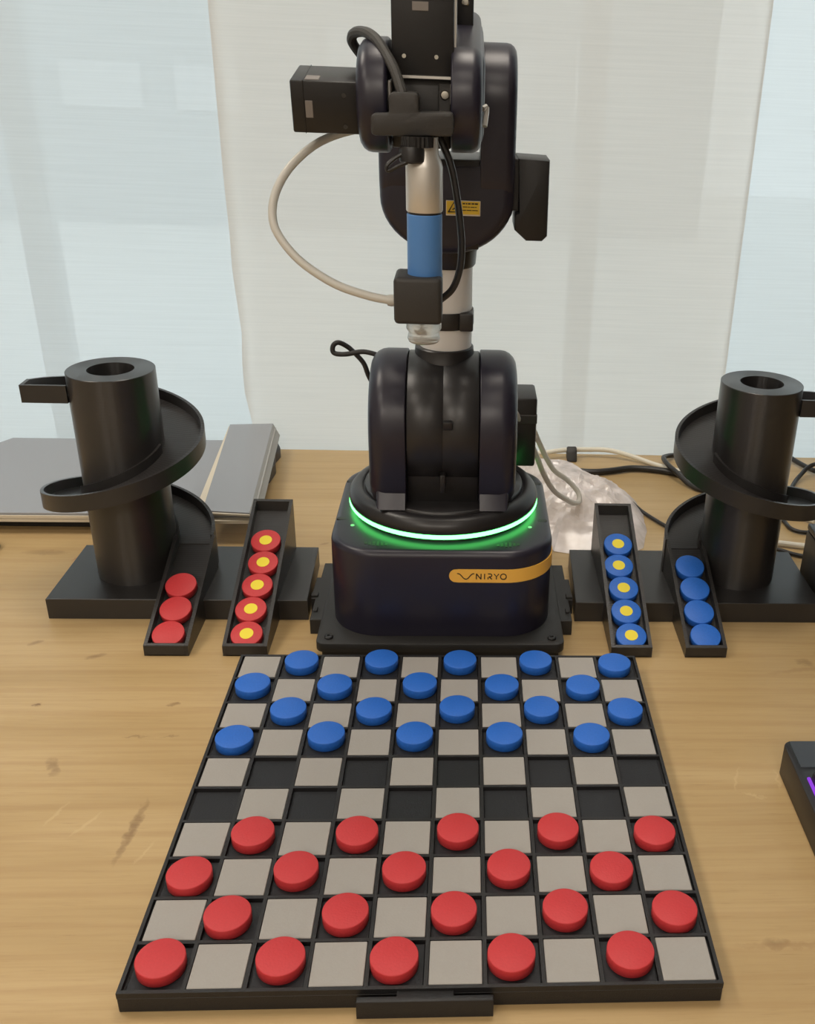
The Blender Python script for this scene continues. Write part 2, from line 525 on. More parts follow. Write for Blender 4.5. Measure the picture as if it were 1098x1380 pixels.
win = obj('window_1', (lambda b: (box(b, -2.25, 2.25, 1.42, 1.48, FZ + 0.12, FZ + 0.17), box(b, -2.25, 2.25, 1.42, 1.48, CZ - 0.17, CZ - 0.12), b)[-1])(NB()), 'alu', kind='structure')
posts = [-2.22, -1.40, -0.74, 0.235, 0.985, 1.78, 2.22]
for x in posts:
    bm = NB(); box(bm, x - 0.022, x + 0.022, 1.42, 1.48, FZ + 0.17, CZ - 0.17)
    obj('post', bm, 'alu', win)
for a, b in zip(posts, posts[1:]):
    bm = NB(); box(bm, a + 0.022, b - 0.022, 1.446, 1.452, FZ + 0.17, CZ - 0.17)
    obj('pane', bm, 'glass', win)
# outside, guessed only through the weave: paving and a pale facade with bright windows
shell('floor_outside', 'ground', -14, 14, 1.55, 11, FZ - 0.25, FZ - 0.15)
shell('ceiling_added_shade', 'outwall', -14, 14, 1.5, 2.6, 1.62, 1.75)  # unseen overhang, added to dim the upper part of the curtains
ow = shell('wall_outside', 'outwall', -14, 1.95, 8.0, 8.3, FZ - 0.15, 3.6)
for x0, x1, z0, z1 in ((-3.62, -3.30, 0.0, 0.62), (-3.05, -2.45, -0.02, 0.30), (-2.20, -1.72, -0.02, 0.30), (-1.05, -0.75, 0.0, 0.62),
                       (-0.35, 0.05, 0.0, 0.7), (0.85, 1.02, 0.0, 0.6), (0.30, 0.55, 0.0, 0.5)):
    bm = NB(); box(bm, x0, x1, 7.97, 8.02, z0, z1)
    obj('facade_window', bm, 'outpane', ow)

# ------------------------------------------------------------------ table
table = thing('table', 'light oak laminate table holding the checkers board and robot arm', 'table', (0, 0.1, FZ))
bm = NB(); box(bm, -1.1, 1.1, -0.75, 0.9135, -0.03, 0.0, 0.0015, 2)
obj('tabletop', bm, 'wood', table)
for x in (-1.02, 1.02):
    for y in (-0.68, 0.84):
        bm = NB(); box(bm, x - 0.03, x + 0.03, y - 0.03, y + 0.03, FZ, -0.03, 0.003)
        obj('leg', bm, 'alu', table)

# ------------------------------------------------------------------ curtains
def curtain(x0, x1, y, wob_left, wob_amp, mat, label):
    t = thing('curtain', label, 'curtain', ((x0 + x1) / 2, y, -0.66))
    bm = NB()
    nx, nz = 24, 60
    z0, z1 = -0.64, 1.90
    grid = []
    for j in range(nz + 1):
        z = z0 + (z1 - z0) * j / nz
        row = []
        for i in range(nx + 1):
            f = i / nx
            x = x0 + (x1 - x0) * f
            if wob_left and z < 0.35:
                k = (0.35 - z) / 0.35
                x += (1 - f) ** 6 * (0.0045 * math.sin(z * 42 + 0.6) * min(1, k) + 0.007 * min(1, k))
            yy = y + wob_amp * math.sin(f * 7 + z * 0.9)
            row.append(bm.verts.new((x, yy, z)))
        grid.append(row)
    for j in range(nz):
        for i in range(nx):
            bm.faces.new((grid[j][i], grid[j][i + 1], grid[j + 1][i + 1], grid[j + 1][i]))
    obj('fabric', bm, mat, t, sharp=80)
    bm = NB(); box(bm, x0, x1, y - 0.003, y + 0.003, -0.66, -0.635, 0.001)
    obj('hem_bar', bm, 'tube', t)
    bm = NB(); box(bm, x0, x1, y - 0.004, y + 0.004, 1.895, CZ, 0.001)
    obj('head_rail', bm, 'tube', t)
curtain(-1.35, -0.2795, 0.930, False, 0.002, 'sheer_side', 'bright bluish sheer curtain panel at left behind the left spiral tower')
curtain(-0.288, 0.388, 0.921, True, 0.0012, 'sheer_mid', 'wide ivory sheer curtain panel hanging directly behind the robot arm')
curtain(0.3865, 1.45, 0.930, False, 0.002, 'sheer_side', 'bright bluish sheer curtain panel at far right behind the right spiral tower')

# ------------------------------------------------------------------ checkers board
S = 0.036
board = thing('checkers_board', 'black checkers board with pale grey squares lying in front of the robot', 'game board', (0, 0.18, 0))
bm = NB()
box(bm, -0.1825, 0.1825, -0.0012, 0.3615, 0.0, 0.0122, 0.0006, 1)
wz = 0.0160
for i in range(11):
    x = (i - 5) * S
    w = 0.00125 if 0 < i < 10 else 0.0012
    xx = x + (-0.0013 if i == 0 else 0.0013 if i == 10 else 0)
    box(bm, xx - w, xx + w, -0.0009, 0.3612, 0.0115, wz)
for j in range(11):
    y = j * S
    yy = y + (0.0001 if j == 0 else 0.0003 if j == 10 else 0)
    box(bm, -0.1825, 0.1825, yy - 0.0012, yy + 0.0012, 0.0115, wz - 0.00002)
obj('frame', bm, 'board', board)
bm = NB()
prism(bm, [(-0.0173, 0.0), (-0.0173, -0.0045), (-0.0410, -0.0045), (-0.0410, -0.0087), (0.0410, -0.0087), (0.0410, -0.0045), (0.0173, -0.0045), (0.0173, 0.0)],
      'Z', 0.0, 0.0142, 0, 0.0006, 2)
obj('connector_tab', bm, 'board', board)
def cell(name, mat, z1, h, proto=None):
    bm = NB(); box(bm, -h, h, -h, h, 0.0118, z1, 0.0004, 1)
    me = bpy.data.meshes.new(name)
    bmesh.ops.recalc_face_normals(bm, faces=bm.faces)
    bm.to_mesh(me); bm.free(); me.materials.append(M[mat])
    return me
me_w = cell('white_tile', 'white_tile', 0.0161, 0.0163)
me_d = cell('dark_tile', 'dark_tile', 0.0132, 0.0164)
for r in range(10):
    for c in range(10):
        wt = ((r + c) % 2 == 0)
        o = bpy.data.objects.new('white_tile' if wt else 'dark_tile', me_w if wt else me_d)
        COL.objects.link(o); o.parent = board
        o.location = ((c - 4.5) * S, (9.5 - r) * S - 0.18, random.uniform(-0.0001, 0.0001))
        o.rotation_euler = (0, 0, random.uniform(-0.004, 0.004))

# ------------------------------------------------------------------ checkers
def checker_mesh(name, mat):
    bm = NB()
    R_, H = 0.0150, 0.0085
    lathe(bm, 0, 0, [(0, 0), (R_ - 0.0006, 0), (R_, 0.0006), (R_, H - 0.0007), (R_ - 0.0002, H - 0.0002), (R_ - 0.0007, H), (0, H)], 48)
    bmesh.ops.recalc_face_normals(bm, faces=bm.faces)
    me = bpy.data.meshes.new(name); bm.to_mesh(me); bm.free()
    for p in me.polygons: p.use_smooth = True
    me.set_sharp_from_angle(angle=math.radians(50))
    me.materials.append(M[mat])
    return me
me_blue, me_red = checker_mesh('blue_checker', 'blue'), checker_mesh('red_checker', 'red')
bm = NB(); lathe(bm, 0, 0, [(0, 0.0080), (0.0064, 0.0080), (0.0064, 0.0087), (0, 0.0087)], 32)
bmesh.ops.recalc_face_normals(bm, faces=bm.faces)
me_dot = bpy.data.meshes.new('crown_dot'); bm.to_mesh(me_dot); bm.free(); me_dot.materials.append(M['yellow'])

def checker(kind, loc, label, group, rx=0.0, king=False):
    o = bpy.data.objects.new(kind + ('_king' if king else '_checker'), me_blue if kind == 'blue' else me_red)
    COL.objects.link(o)
    o.location = loc; o.rotation_euler = (rx, 0, random.uniform(0, 6.28) if rx == 0 else 0)
    tag(o, label, 'checker', group)
    if king:
        d = bpy.data.objects.new('crown_dot', me_dot); COL.objects.link(d); d.parent = o
        d['label'] = 'yellow dot in the middle of the top'
    return o
BLUE = [[(-.1249, .3457), (-.0531, .3476), (.0183, .3468), (.0877, .3468), (.1603, .3425)],
        [(-.1617, .3094), (-.0908, .3081), (-.0168, .3106), (.0554, .3081), (.1274, .3073)],
        [(-.1252, .2730), (-.0538, .2730), (.0164, .2758), (.0884, .2750), (.1603, .2723)],
        [(-.1619, .2346), (-.0894, .2393), (-.0179, .2389), (.0554, .2384), (.1272, .2368)]]
RED = [[(-.1267, .1277), (-.0534, .1273), (.0183, .1296), (.0907, .1293), (.1607, .1254)],
       [(-.1614, .0889), (-.0911, .0930), (-.0180, .0918), (.0537, .0932), (.1246, .0900)],
       [(-.1286, .0537), (-.0537, .0547), (.0164, .0551), (.0895, .0561), (.1618, .0535)],
       [(-.1615, .0196), (-.0893, .0196), (-.0199, .0184), (.0526, .0197), (.1274, .0203)]]
POS = ['leftmost', 'second from the left', 'middle', 'second from the right', 'rightmost']
BROW = ['in the back row next to the robot', 'in the second blue row from the robot', 'in the third blue row from the robot', 'in the blue row nearest the empty middle']
RROW = ['in the red row nearest the empty middle', 'in the third red row from the front', 'in the second red row from the front', 'in the front row nearest the viewer']
for rows, names, kind in ((BLUE, BROW, 'blue'), (RED, RROW, 'red')):
    for row, nm in zip(rows, names):
        for (x, y), p in zip(row, POS):
            checker(kind, (x, y, 0.0132), '%s checker, %s %s' % (kind, p, nm), kind + ' checkers on the board')
SLOPE = 0.377
TH = math.atan(SLOPE)
NRM = Vector((0, -math.sin(TH), math.cos(TH)))
def chute_piece(kind, king, x, y, label, group):
    top = Vector((x, y, 0.011 + SLOPE * (y - 0.383) - 0.002))
    checker(kind, top - NRM * 0.0085, label, group, TH, king)
ORD = ['lowest', 'second from the bottom', 'third from the bottom', 'fourth from the bottom', 'topmost']
for i, x in enumerate((-.1871, -.1877, -.1860, -.1847, -.1863)):
    chute_piece('red', True, x + 0.002, .3990 + .0283 * i, 'red checker with yellow dot, %s in its ramp' % ORD[i], 'red kings in the left ramp')
for i, x in enumerate((-.2584, -.2577, -.2586)):
    chute_piece('red', False, x, .3990 + .0283 * i, 'plain red checker, %s in the left spiral chute' % ('lowest', 'middle', 'topmost')[i], 'red checkers in the left chute')
for i, x in enumerate((.1859, .1841, .1847, .1827, .1850)):
    chute_piece('blue', True, x - 0.001, .3990 + .0283 * i, 'blue checker with yellow dot, %s in its ramp' % ORD[i], 'blue kings in the right ramp')
for i, x in enumerate((.2586, .2568, .2573, .2565)):
    chute_piece('blue', False, x, .3990 + .0283 * i, 'plain blue checker, %s in the right spiral chute' % ('lowest', 'second from the bottom', 'second from the top', 'topmost')[i], 'blue checkers in the right chute')

# ------------------------------------------------------------------ spiral towers
def tower(sx, ax, label):
    ay = 0.516
    t = thing('spiral_tower', label, 'dispenser tower', (ax, ay, 0))
    def X(bm):
        if sx < 0: return bm
        for v in bm.verts: v.co.x = -v.co.x
        return bm
    A = -abs(ax)                     # everything is laid out for the left tower, the right one mirrors it
    bm = NB(); prism(bm, [(-0.389, 0.449), (-0.1345, 0.449), (-0.139, 0.566), (-0.389, 0.566)], 'Z', 0.0, 0.0225, 0, 0.0006, 1)
    obj('base_slab', X(bm), 'print', t)
    bm = NB(); lathe(bm, A, ay, [(0.0405, 0.021), (0.0405, 0.2366), (0.0401, 0.237), (0.0215, 0.237), (0.0215, 0.021)], 56, closed=True)
    obj('column', X(bm), 'column', t, sharp=40)
    # helix
    rin, rout, wt = 0.0390, 0.0795, 0.0034
    n = 108
    T1 = 3 * PI
    def rim(a): return 0.0615 + 0.0545 * a / PI
    def sweep(bm, a0, a1, prof):
        t_ = NB(); rings = []
        k0 = max(2, int(n * (a1 - a0) / T1))
        for k in range(k0 + 1):
            a = a0 + (a1 - a0) * k / k0
            rings.append([t_.verts.new((A + r * math.cos(a), ay + r * math.sin(a), z)) for r, z in prof(a)])
        m_ = len(rings[0])
        for p, q in zip(rings, rings[1:]):
            for i in range(m_): t_.faces.new((p[i], p[(i + 1) % m_], q[(i + 1) % m_], q[i]))
        t_.faces.new(rings[0]); t_.faces.new(rings[-1])
        merge(bm, t_)
    def low(a): return 0.02 if a < 1.3 else rim(a) - 0.0168
    bm = NB()
    sweep(bm, 0, T1, lambda a: [(rout - wt, low(a)), (rout, low(a)), (rout, rim(a)), (rout - wt, rim(a))])
    sweep(bm, 0, T1, lambda a: [(rin, low(a)), (rout - wt + 0.0005, low(a)), (rout - wt + 0.0005, rim(a) - 0.0105), (rin, rim(a) - 0.0105)])
    sweep(bm, 0, 2.75, lambda a: [(rin, rim(a) - 0.011), (rin + 0.0045, rim(a) - 0.011), (rin + 0.0045, rim(a) - 0.001), (rin, rim(a) - 0.001)])
    sweep(bm, PI + 0.12, PI + 2.9, lambda a: [(rin, rim(a) - 0.011), (rin + 0.0042, rim(a) - 0.011), (rin + 0.0042, rim(a) - 0.001), (rin, rim(a) - 0.001)])
    z1 = rim(T1)
    xo, xi = A - rout, A - rin + 0.002
    box(bm, xo, xo + wt, 0.499, ay, z1 - 0.0168, z1 + 0.0005)
    box(bm, xo, xi, 0.499, ay, z1 - 0.0168, z1 - 0.0105)
    box(bm, xo, xi, 0.4965, 0.4995, z1 - 0.0168, z1 + 0.0005)
    obj('spiral_ramp', X(bm), 'print', t, sharp=30)
    # straight chutes
    def chute(name, x0, x1, y1, back):
        y0 = 0.383
        z = lambda y, d=0: 0.011 + SLOPE * (y - 0.383) + d
        bm = NB()
        w = 0.0034
        for a, b in ((x0, x0 + w), (x1 - w, x1)):
            prism(bm, [(y0, 0), (y0, z(y0)), (y1, z(y1)), (y1, 0)], 'X', a, b)
        prism(bm, [(y0, 0), (y0, 0.001), (0.3895, z(0.3895, -0.0112)), (y1, z(y1, -0.0112)), (y1, 0)], 'X', x0 + w - 0.0003, x1 - w + 0.0003)
        prism(bm, [(y0, 0), (y0, z(y0)), (y0 + 0.0032, z(y0 + 0.0032)), (y0 + 0.0032, 0)], 'X', x0 + w - 0.0003, x1 - w + 0.0003)
        if back:
            prism(bm, [(y1 - 0.003, 0), (y1 - 0.003, z(y1 - 0.003)), (y1, z(y1)), (y1, 0)], 'X', x0 + w - 0.0003, x1 - w + 0.0003)
        obj(name, X(bm), 'print', t)
    if sx < 0:
        chute('straight_chute', -0.2776, -0.2364, ay, False)
        chute('king_ramp', -0.2050, -0.1634, 0.566, True)
    else:
        chute('straight_chute', -0.2768, -0.2362, ay, False)
        chute('king_ramp', -0.2035, -0.1635, 0.566, True)
tower(-1, -0.3175, 'black spiral tower on the left, red checkers in its chutes')
tower(1, 0.3145, 'black spiral tower on the right, blue checkers in its chutes')

# ------------------------------------------------------------------ robot arm
bot = thing('robot_arm', 'midnight black desktop robot arm with green light ring and vacuum gripper', 'robot', (0, 0.5, 0))
def part(name, bm, mat, parent=bot, sharp=35, label=None): return obj(name, bm, mat, parent, sharp, label=label)
# base plate with puzzle-shaped connectors
bm = NB()
prism(bm, rrect(-0.1175, 0.1175, 0.377, 0.612, 0.008, 5), 'Z', 0.0085, 0.018, 0.0008, 0.0012, 2)
prism(bm, rrect(-0.113, 0.113, 0.381, 0.608, 0.006, 4), 'Z', 0.0, 0.0086)
plate = part('base_plate', bm, 'plate')
for s in (-1, 1):
    bm = NB()
    prism(bm, [(s * 0.115, 0.423), (s * 0.129, 0.423), (s * 0.129, 0.464), (s * 0.1335, 0.464), (s * 0.1335, 0.508), (s * 0.129, 0.508), (s * 0.129, 0.54), (s * 0.115, 0.54)], 'Z', 0.0, 0.0165, 0, 0.0006, 1)
    box(bm, s * 0.1255 - 0.002, s * 0.1255 + 0.002, 0.437, 0.444, 0.016, 0.0185, 0.0006, 1)
    box(bm, s * 0.130 - 0.0035, s * 0.130 + 0.0035, 0.466, 0.473, 0.016, 0.019, 0.0006, 1)
    part('connector', bm, 'plate', plate)
for x, y in ((-0.106, 0.388), (0.106, 0.388)):
    bm = NB(); lathe(bm, x, y, [(0, 0.0175), (0.0042, 0.0175), (0.0042, 0.0195), (0.0034, 0.0202), (0.0016, 0.0202), (0.0014, 0.0192), (0, 0.0192)], 16)
    part('screw', bm, 'servo', plate)
# base housing
BX, BY0, BY1, BR = 0.1055, 0.391, 0.601, 0.046
bm = NB(); prism(bm, rrect(-BX, BX, BY0, BY1, BR, 12), 'Z', 0.0175, 0.108, 0.001, 0.0065, 4)
house = part('base_housing', bm, 'robot', sharp=40)
# vents and notches let into the top of the housing
for x0, s in ((-0.0705, 1), (0.0525, 1)):
    for k in range(6):
        x = x0 + k * 0.0038
        hgt = (0.0045, 0.0065, 0.009, 0.009, 0.0065, 0.0045)[k]
        yc = 0.4065 + (abs(x) - 0.05) * 0.12
        bm = NB(); box(bm, x - 0.0011, x + 0.0011, yc - hgt / 2, yc + hgt / 2, 0.1074, 0.10825)
        part('vent_slot', bm, 'rubber', house)
for x, y, a in ((-0.0985, 0.5535, 0.5), (-0.0985, 0.4615, 0.5), (0.0975, 0.5526, -0.5), (0.0975, 0.4617, -0.5)):
    bm = NB(); lathe(bm, x, y, [(0, 0.105), (0.0032, 0.105), (0.0032, 0.1081), (0, 0.1081)], 14)
    for v in bm.verts: v.co.x = x + (v.co.x - x) * 1.5
    part('notch', bm, 'rubber', house)
for x in (-0.0864, 0.0845):  # screw heads; ring light falling on them is given as their own glow
    bm = NB(); lathe(bm, x, 0.446, [(0, 0.1075), (0.0022, 0.1075), (0.0018, 0.1087), (0, 0.109)], 14)
    part('lit_screw', bm, 'screwglow', house, label='small screw with green ring light put in as glow')
# amber band following the housing around its right corner
path = [(0.0072, BY0)]
path += [(0.0072 + (BX - BR - 0.0072) * k / 12, BY0) for k in range(1, 13)]
path += [(BX - BR + BR * math.sin(a), BY0 + BR - BR * math.cos(a)) for a in [PI / 2 * k / 14 for k in range(1, 15)]]
path += [(BX, BY0 + BR + 0.06 * k / 4) for k in range(1, 5)]
bm = NB()
zc, hw = 0.0842, 0.0068
outer, inner = [], []
acc = 0
rows = []
for i, (x, y) in enumerate(path):
    if i: acc += math.hypot(x - path[i - 1][0], y - path[i - 1][1])
    if i == 0: tn = Vector((1, 0))
    else:
        b_ = path[min(i + 1, len(path) - 1)]; a_ = path[max(i - 1, 0)]
        tn = Vector((b_[0] - a_[0], b_[1] - a_[1])).normalized()
    nr = Vector((tn.y, -tn.x))
    rows.append((x, y, nr, acc))
dense = []
for q in (0.0, 0.0004, 0.0012, 0.0025, 0.0042):
    dense.append((0.0072 + q, BY0, Vector((0, -1)), q))
dense += [r for r in rows if r[3] > 0.0060]
rings = []
for x, y, nr, s in dense:
    h = hw * math.sqrt(max(0.0, 1 - max(0, (hw - s) / hw) ** 2)) if s < hw else hw
    h = max(h, 0.0002)
    o1, o2 = 0.0009, -0.001
    rings.append([bm.verts.new((x + nr.x * o, y + nr.y * o, zc + dz)) for o, dz in ((o1, h), (o1, -h), (o2, -h), (o2, h))])
for p, q in zip(rings, rings[1:]):
    for i in range(4): bm.faces.new((p[i], p[(i + 1) % 4], q[(i + 1) % 4], q[i]))
bm.faces.new(rings[0]); bm.faces.new(rings[-1])
part('logo_band', bm, 'orange', house, label='amber band with dark lettering')
LY = BY0 - 0.0012
def arc(cx, cz, rx, rz, a0, a1, n=10):
    return [(cx + rx * math.cos(math.radians(a0 + (a1 - a0) * k / n)), cz + rz * math.sin(math.radians(a0 + (a1 - a0) * k / n))) for k in range(n + 1)]
bm = NB()
z0, z1 = 0.0811, 0.0868
zm = (z0 + z1) / 2
sw = 0.00095
ribbon(bm, [(0.0325, z0), (0.0325, z1)], sw, LY)                                      # N
ribbon(bm, [(0.0325, z1), (0.0368, z0)], sw, LY); ribbon(bm, [(0.0368, z0), (0.0368, z1)], sw, LY)
ribbon(bm, [(0.0401, z0), (0.0401, z1)], sw, LY)                                      # I
ribbon(bm, [(0.0432, z1)] + arc(0.0452, z1 - 0.00155, 0.0016, 0.00155, 90, -90) + [(0.0440, z1 - 0.0031)], sw, LY)   # R
ribbon(bm, [(0.0442, z1 - 0.0031), (0.0470, z0)], sw, LY); ribbon(bm, [(0.0434, z0), (0.0434, z0 + 0.0022)], sw, LY)
ribbon(bm, [(0.0489, z1), (0.0511, zm), (0.0533, z1)], sw, LY); ribbon(bm, [(0.0511, zm), (0.0511, z0)], sw, LY)     # Y
ribbon(bm, arc(0.0576, zm, 0.0027, 0.00285, 0, 360, 20), sw, LY)                       # O
part('lettering', bm, 'ink', house, label='dark brown letters on the amber band')
bm = NB()
ribbon(bm, [(0.0146, 0.0870), (0.0160, 0.0868), (0.0174, 0.0860), (0.0192, 0.0838), (0.0208, 0.0819), (0.0220, 0.0812), (0.0236, 0.0812),
            (0.0250, 0.0822), (0.0264, 0.0842), (0.0280, 0.0861), (0.0292, 0.0868), (0.0305, 0.0869)], 0.0009, LY)
part('wave_logo', bm, 'ink', house)
# turntable and light ring
RC = (0.0, 0.502)
bm = NB(); lathe(bm, *RC, [(0.0, 0.106), (0.090, 0.106), (0.090, 0.1128), (0.0, 0.1128)], 64)
part('turntable_neck', bm, 'robot_matt')
bm = NB(); lathe(bm, *RC, [(0.085, 0.1125), (0.0935, 0.1125), (0.0945, 0.1140), (0.0945, 0.1162), (0.0935, 0.1172), (0.085, 0.1172)], 72, closed=True)
part('light_ring', bm, 'led', label='glowing green light ring')
bm = NB(); lathe(bm, *RC, [(0.0, 0.117), (0.0938, 0.117), (0.0945, 0.1195), (0.0935, 0.1250), (0.0905, 0.1292), (0.0870, 0.1312), (0.0830, 0.1318), (0.0808, 0.1312),
                           (0.0800, 0.1295), (0.0792, 0.1295), (0.0786, 0.1325), (0.0775, 0.1335), (0.0, 0.1335)], 72)
part('turntable', bm, 'robot_matt', sharp=50)
# shoulder
SY, SZ, SR = 0.500, 0.199, 0.067
def ublock(r, zb, n=22):
    return [(SY - r, zb)] + [(SY + r * math.cos(a), SZ + r * math.sin(a)) for a in [PI - PI * k / n for k in range(n + 1)]] + [(SY + r, zb)]
for s in (-1, 1):
    bm = NB()
    prof = [(SY - SR + 0.010, 0.1325), (SY - SR + 0.002, 0.150)] + ublock(SR, 0.17)[1:-1] + [(SY + SR - 0.002, 0.150), (SY + SR - 0.010, 0.1325)]
    if s < 0: prism(bm, prof, 'X', -0.0690, -0.0340, 0.0155, 0.0012, 5)
    else: prism(bm, prof, 'X', 0.0340, 0.0690, 0.0012, 0.0155, 5)
    cheek = part('shoulder_cheek', bm, 'robot', sharp=45)
    bm = NB()
    prism(bm, [(SY - SR - 0.0035, 0.1325), (SY - SR + 0.0065, 0.1525), (SY - 0.03, 0.1525), (SY - 0.03, 0.1325)], 'X', s * 0.0485 - 0.0135, s * 0.0485 + 0.0135, 0.003 if s < 0 else 0, 0.003 if s > 0 else 0, 2)
    part('foot', bm, 'robot', cheek)
bm = NB()
lathe(bm, SY, SZ, [(0, -0.0335), (0.0645, -0.0335), (0.0655, -0.0325), (0.0655, -0.0004), (0.0652, 0.0), (0.0655, 0.0004), (0.0655, 0.0325), (0.0645, 0.0335), (0, 0.0335)], 64, axis='X')
drum = part('shoulder_drum', bm, 'robot_matt', sharp=50)
bm = NB(); box(bm, -0.0338, 0.0338, SY - 0.052, SY + 0.052, 0.132, 0.20, 0.002)
part('shoulder_core', bm, 'servo')
bm = NB(); box(bm, -0.0026, 0.0026, SY - 0.0655, SY - 0.05, 0.148, 0.166, 0.001); box(bm, 0.0, 0.0090, SY - 0.0678, SY - 0.06, 0.2115, 0.2195, 0.001)
part('clip', bm, 'servo', drum)
bm = NB(); lathe(bm, 0.0, 0.5045, [(0, 0.245), (0.0310, 0.245), (0.0300, 0.2590), (0.0283, 0.2625), (0.0275, 0.2705), (0.0265, 0.2715), (0, 0.2715)], 48)
part('collar', bm, 'robot_matt')
# upper arm tube and strap
bm = NB(); lathe(bm, 0.0012, 0.505, [(0, 0.268), (0.0245, 0.268), (0.0245, 0.360), (0, 0.360)], 48)
part('upper_arm', bm, 'tube', label='pale silver arm tube')
bm = NB(); lathe(bm, 0.0012, 0.505, [(0.0240, 0.2910), (0.0258, 0.2910), (0.0262, 0.2925), (0.0262, 0.3050), (0.0258, 0.3065), (0.0240, 0.3065)], 40, closed=True)
box(bm, 0.014, 0.0268, 0.480, 0.492, 0.2905, 0.3070, 0.0015)
part('strap', bm, 'rubber', label='black strap around the arm tube')
# elbow: a rounded bowl with a collar, two cheeks standing up from it
EX = 0.0028
bm = NB()
prof = [(EX - 0.0572, 0.470), (EX - 0.0572, 0.412)]
for k in range(25):
    a = PI + PI * k / 24
    prof.append((EX + 0.0572 * math.cos(a), 0.410 + 0.0475 * math.sin(a)))
prof += [(EX + 0.0572, 0.470), (EX + 0.0290, 0.470), (EX + 0.0290, 0.4415), (EX - 0.0300, 0.4415), (EX - 0.0300, 0.470)]
prism(bm, prof, 'Y', 0.459, 0.545, 0.010, 0.012, 4)
elbow = part('elbow_housing', bm, 'robot', sharp=40)
bm = NB(); lathe(bm, EX - 0.001, 0.503, [(0, 0.3465), (0.0250, 0.3465), (0.0265, 0.3485), (0.0275, 0.360), (0.034, 0.372), (0.034, 0.385), (0, 0.385)], 40)
part('elbow_collar', bm, 'robot_matt', elbow)
bm = NB(); prism(bm, stadium(0.500, 0.4855, 0.0455, 0.500, 0.43, 0.0425, 18), 'X', 0.0305, 0.0600, 0.002, 0.0085, 4)
part('elbow_cheek', bm, 'robot', sharp=45)
bm = NB(); prism(bm, stadium(0.500, 0.4700, 0.0430, 0.500, 0.43, 0.0425, 18), 'X', -0.0545, -0.0275, 0.0085, 0.002, 4)
part('elbow_cheek', bm, 'robot', sharp=45)
bm = NB(); box(bm, -0.025, 0.0305, 0.4605, 0.47, 0.368, 0.4418, 0.0015)
part('elbow_cover', bm, 'servo', elbow)
# warning sticker on the bowl
WY = 0.4574
bm = NB(); box(bm, 0.0020, 0.0312, WY, WY + 0.003, 0.3968, 0.4092, 0.0003, 1)
part('warning_sticker', bm, 'stickerwhite', elbow)
bm = NB(); box(bm, 0.0024, 0.0306, WY - 0.0004, WY + 0.001, 0.3982, 0.4088)
part('sticker_face', bm, 'warn', elbow, label='yellow warning label with triangle and small print')
bm = NB()
YY = WY - 0.0008
ribbon(bm, [(0.0042, 0.4000), (0.0085, 0.4076), (0.0128, 0.4000), (0.0036, 0.4000)], 0.0011, YY)
ribbon(bm, [(0.0076, 0.4018), (0.0090, 0.4030), (0.0106, 0.4018)], 0.0011, YY)
for zz, spans in ((0.4070, ((0.0160, 0.0182), (0.0188, 0.0200), (0.0206, 0.0228), (0.0236, 0.0258), (0.0264, 0.0290))),
                  (0.4043, ((0.0162, 0.0200), (0.0206, 0.0222), (0.0228, 0.0262), (0.0266, 0.0280))),
                  (0.4016, ((0.0158, 0.0190), (0.0196, 0.0236), (0.0242, 0.0290)))):
    for a, b in spans: ribbon(bm, [(a, zz), (b, zz)], 0.0011 if zz > 0.406 else 0.0006, YY)
part('sticker_print', bm, 'ink', elbow)
# elbow motor
bm = NB(); prism(bm, [(0.0630, 0.4430), (0.0900, 0.4420), (0.0905, 0.3790), (0.0860, 0.3745), (0.0720, 0.3745), (0.0615, 0.3835), (0.0615, 0.3965), (0.0650, 0.3980)], 'Y', 0.474, 0.524, 0.002, 0.002, 2)
mot = part('elbow_motor', bm, 'servo')
bm = NB(); box(bm, 0.0585, 0.0645, 0.476, 0.520, 0.400, 0.4425, 0.0008, 1)
part('motor_bracket', bm, 'plate', mot)
# rear shoulder motor
bm = NB(); box(bm, 0.0600, 0.0965, 0.575, 0.625, 0.118, 0.1960, 0.003)
rm = part('shoulder_motor', bm, 'servo')
bm = NB(); box(bm, 0.0600, 0.0968, 0.5738, 0.580, 0.168, 0.1775, 0.0005, 1)
part('motor_band', bm, 'bracket', rm)
# forearm and wrist, tilted as the arm dips towards the board
TL = math.radians(10)
WYc, WZc = 0.245, 0.4980
PV = (0, WYc, WZc)
bm = NB(); prism(bm, stadium(WYc, WZc, 0.0305, WYc + 0.105, WZc + 0.004, 0.0290, 18), 'X', 0.0092, 0.0280, 0.0015, 0.0065, 4, rx=TL, pivot=PV)
part('wrist_cheek', bm, 'robot', sharp=45)
bm = NB(); prism(bm, stadium(WYc, WZc, 0.0320, WYc + 0.012, WZc + 0.0005, 0.0310, 22), 'X', -0.0465, -0.0278, 0.0075, 0.0025, 4, rx=TL, pivot=PV)
part('wrist_cheek', bm, 'robot', sharp=45)
bm = NB(); prism(bm, round_poly([(0.345, 0.478), (0.350, 0.5235), (0.505, 0.5235), (0.525, 0.49), (0.505, 0.455), (0.36, 0.455)], 0.012), 'X', -0.0285, 0.0315, 0.006, 0.009, 3, rx=math.radians(9), pivot=(0, 0.345, 0.50))
part('forearm', bm, 'robot', sharp=45)
bm = NB(); box(bm, -0.0275, 0.0095, 0.285, 0.36, 0.482, 0.520, 0.002, rx=TL, pivot=PV)
part('forearm_core', bm, 'servo')
bm = NB(); tube(bm, [(0.0285, 0.252, 0.4930), (0.0312, 0.256, 0.4935), (0.0300, 0.250, 0.483)], 0.0017, 8, 3)
part('cheek_clip', bm, 'silver')
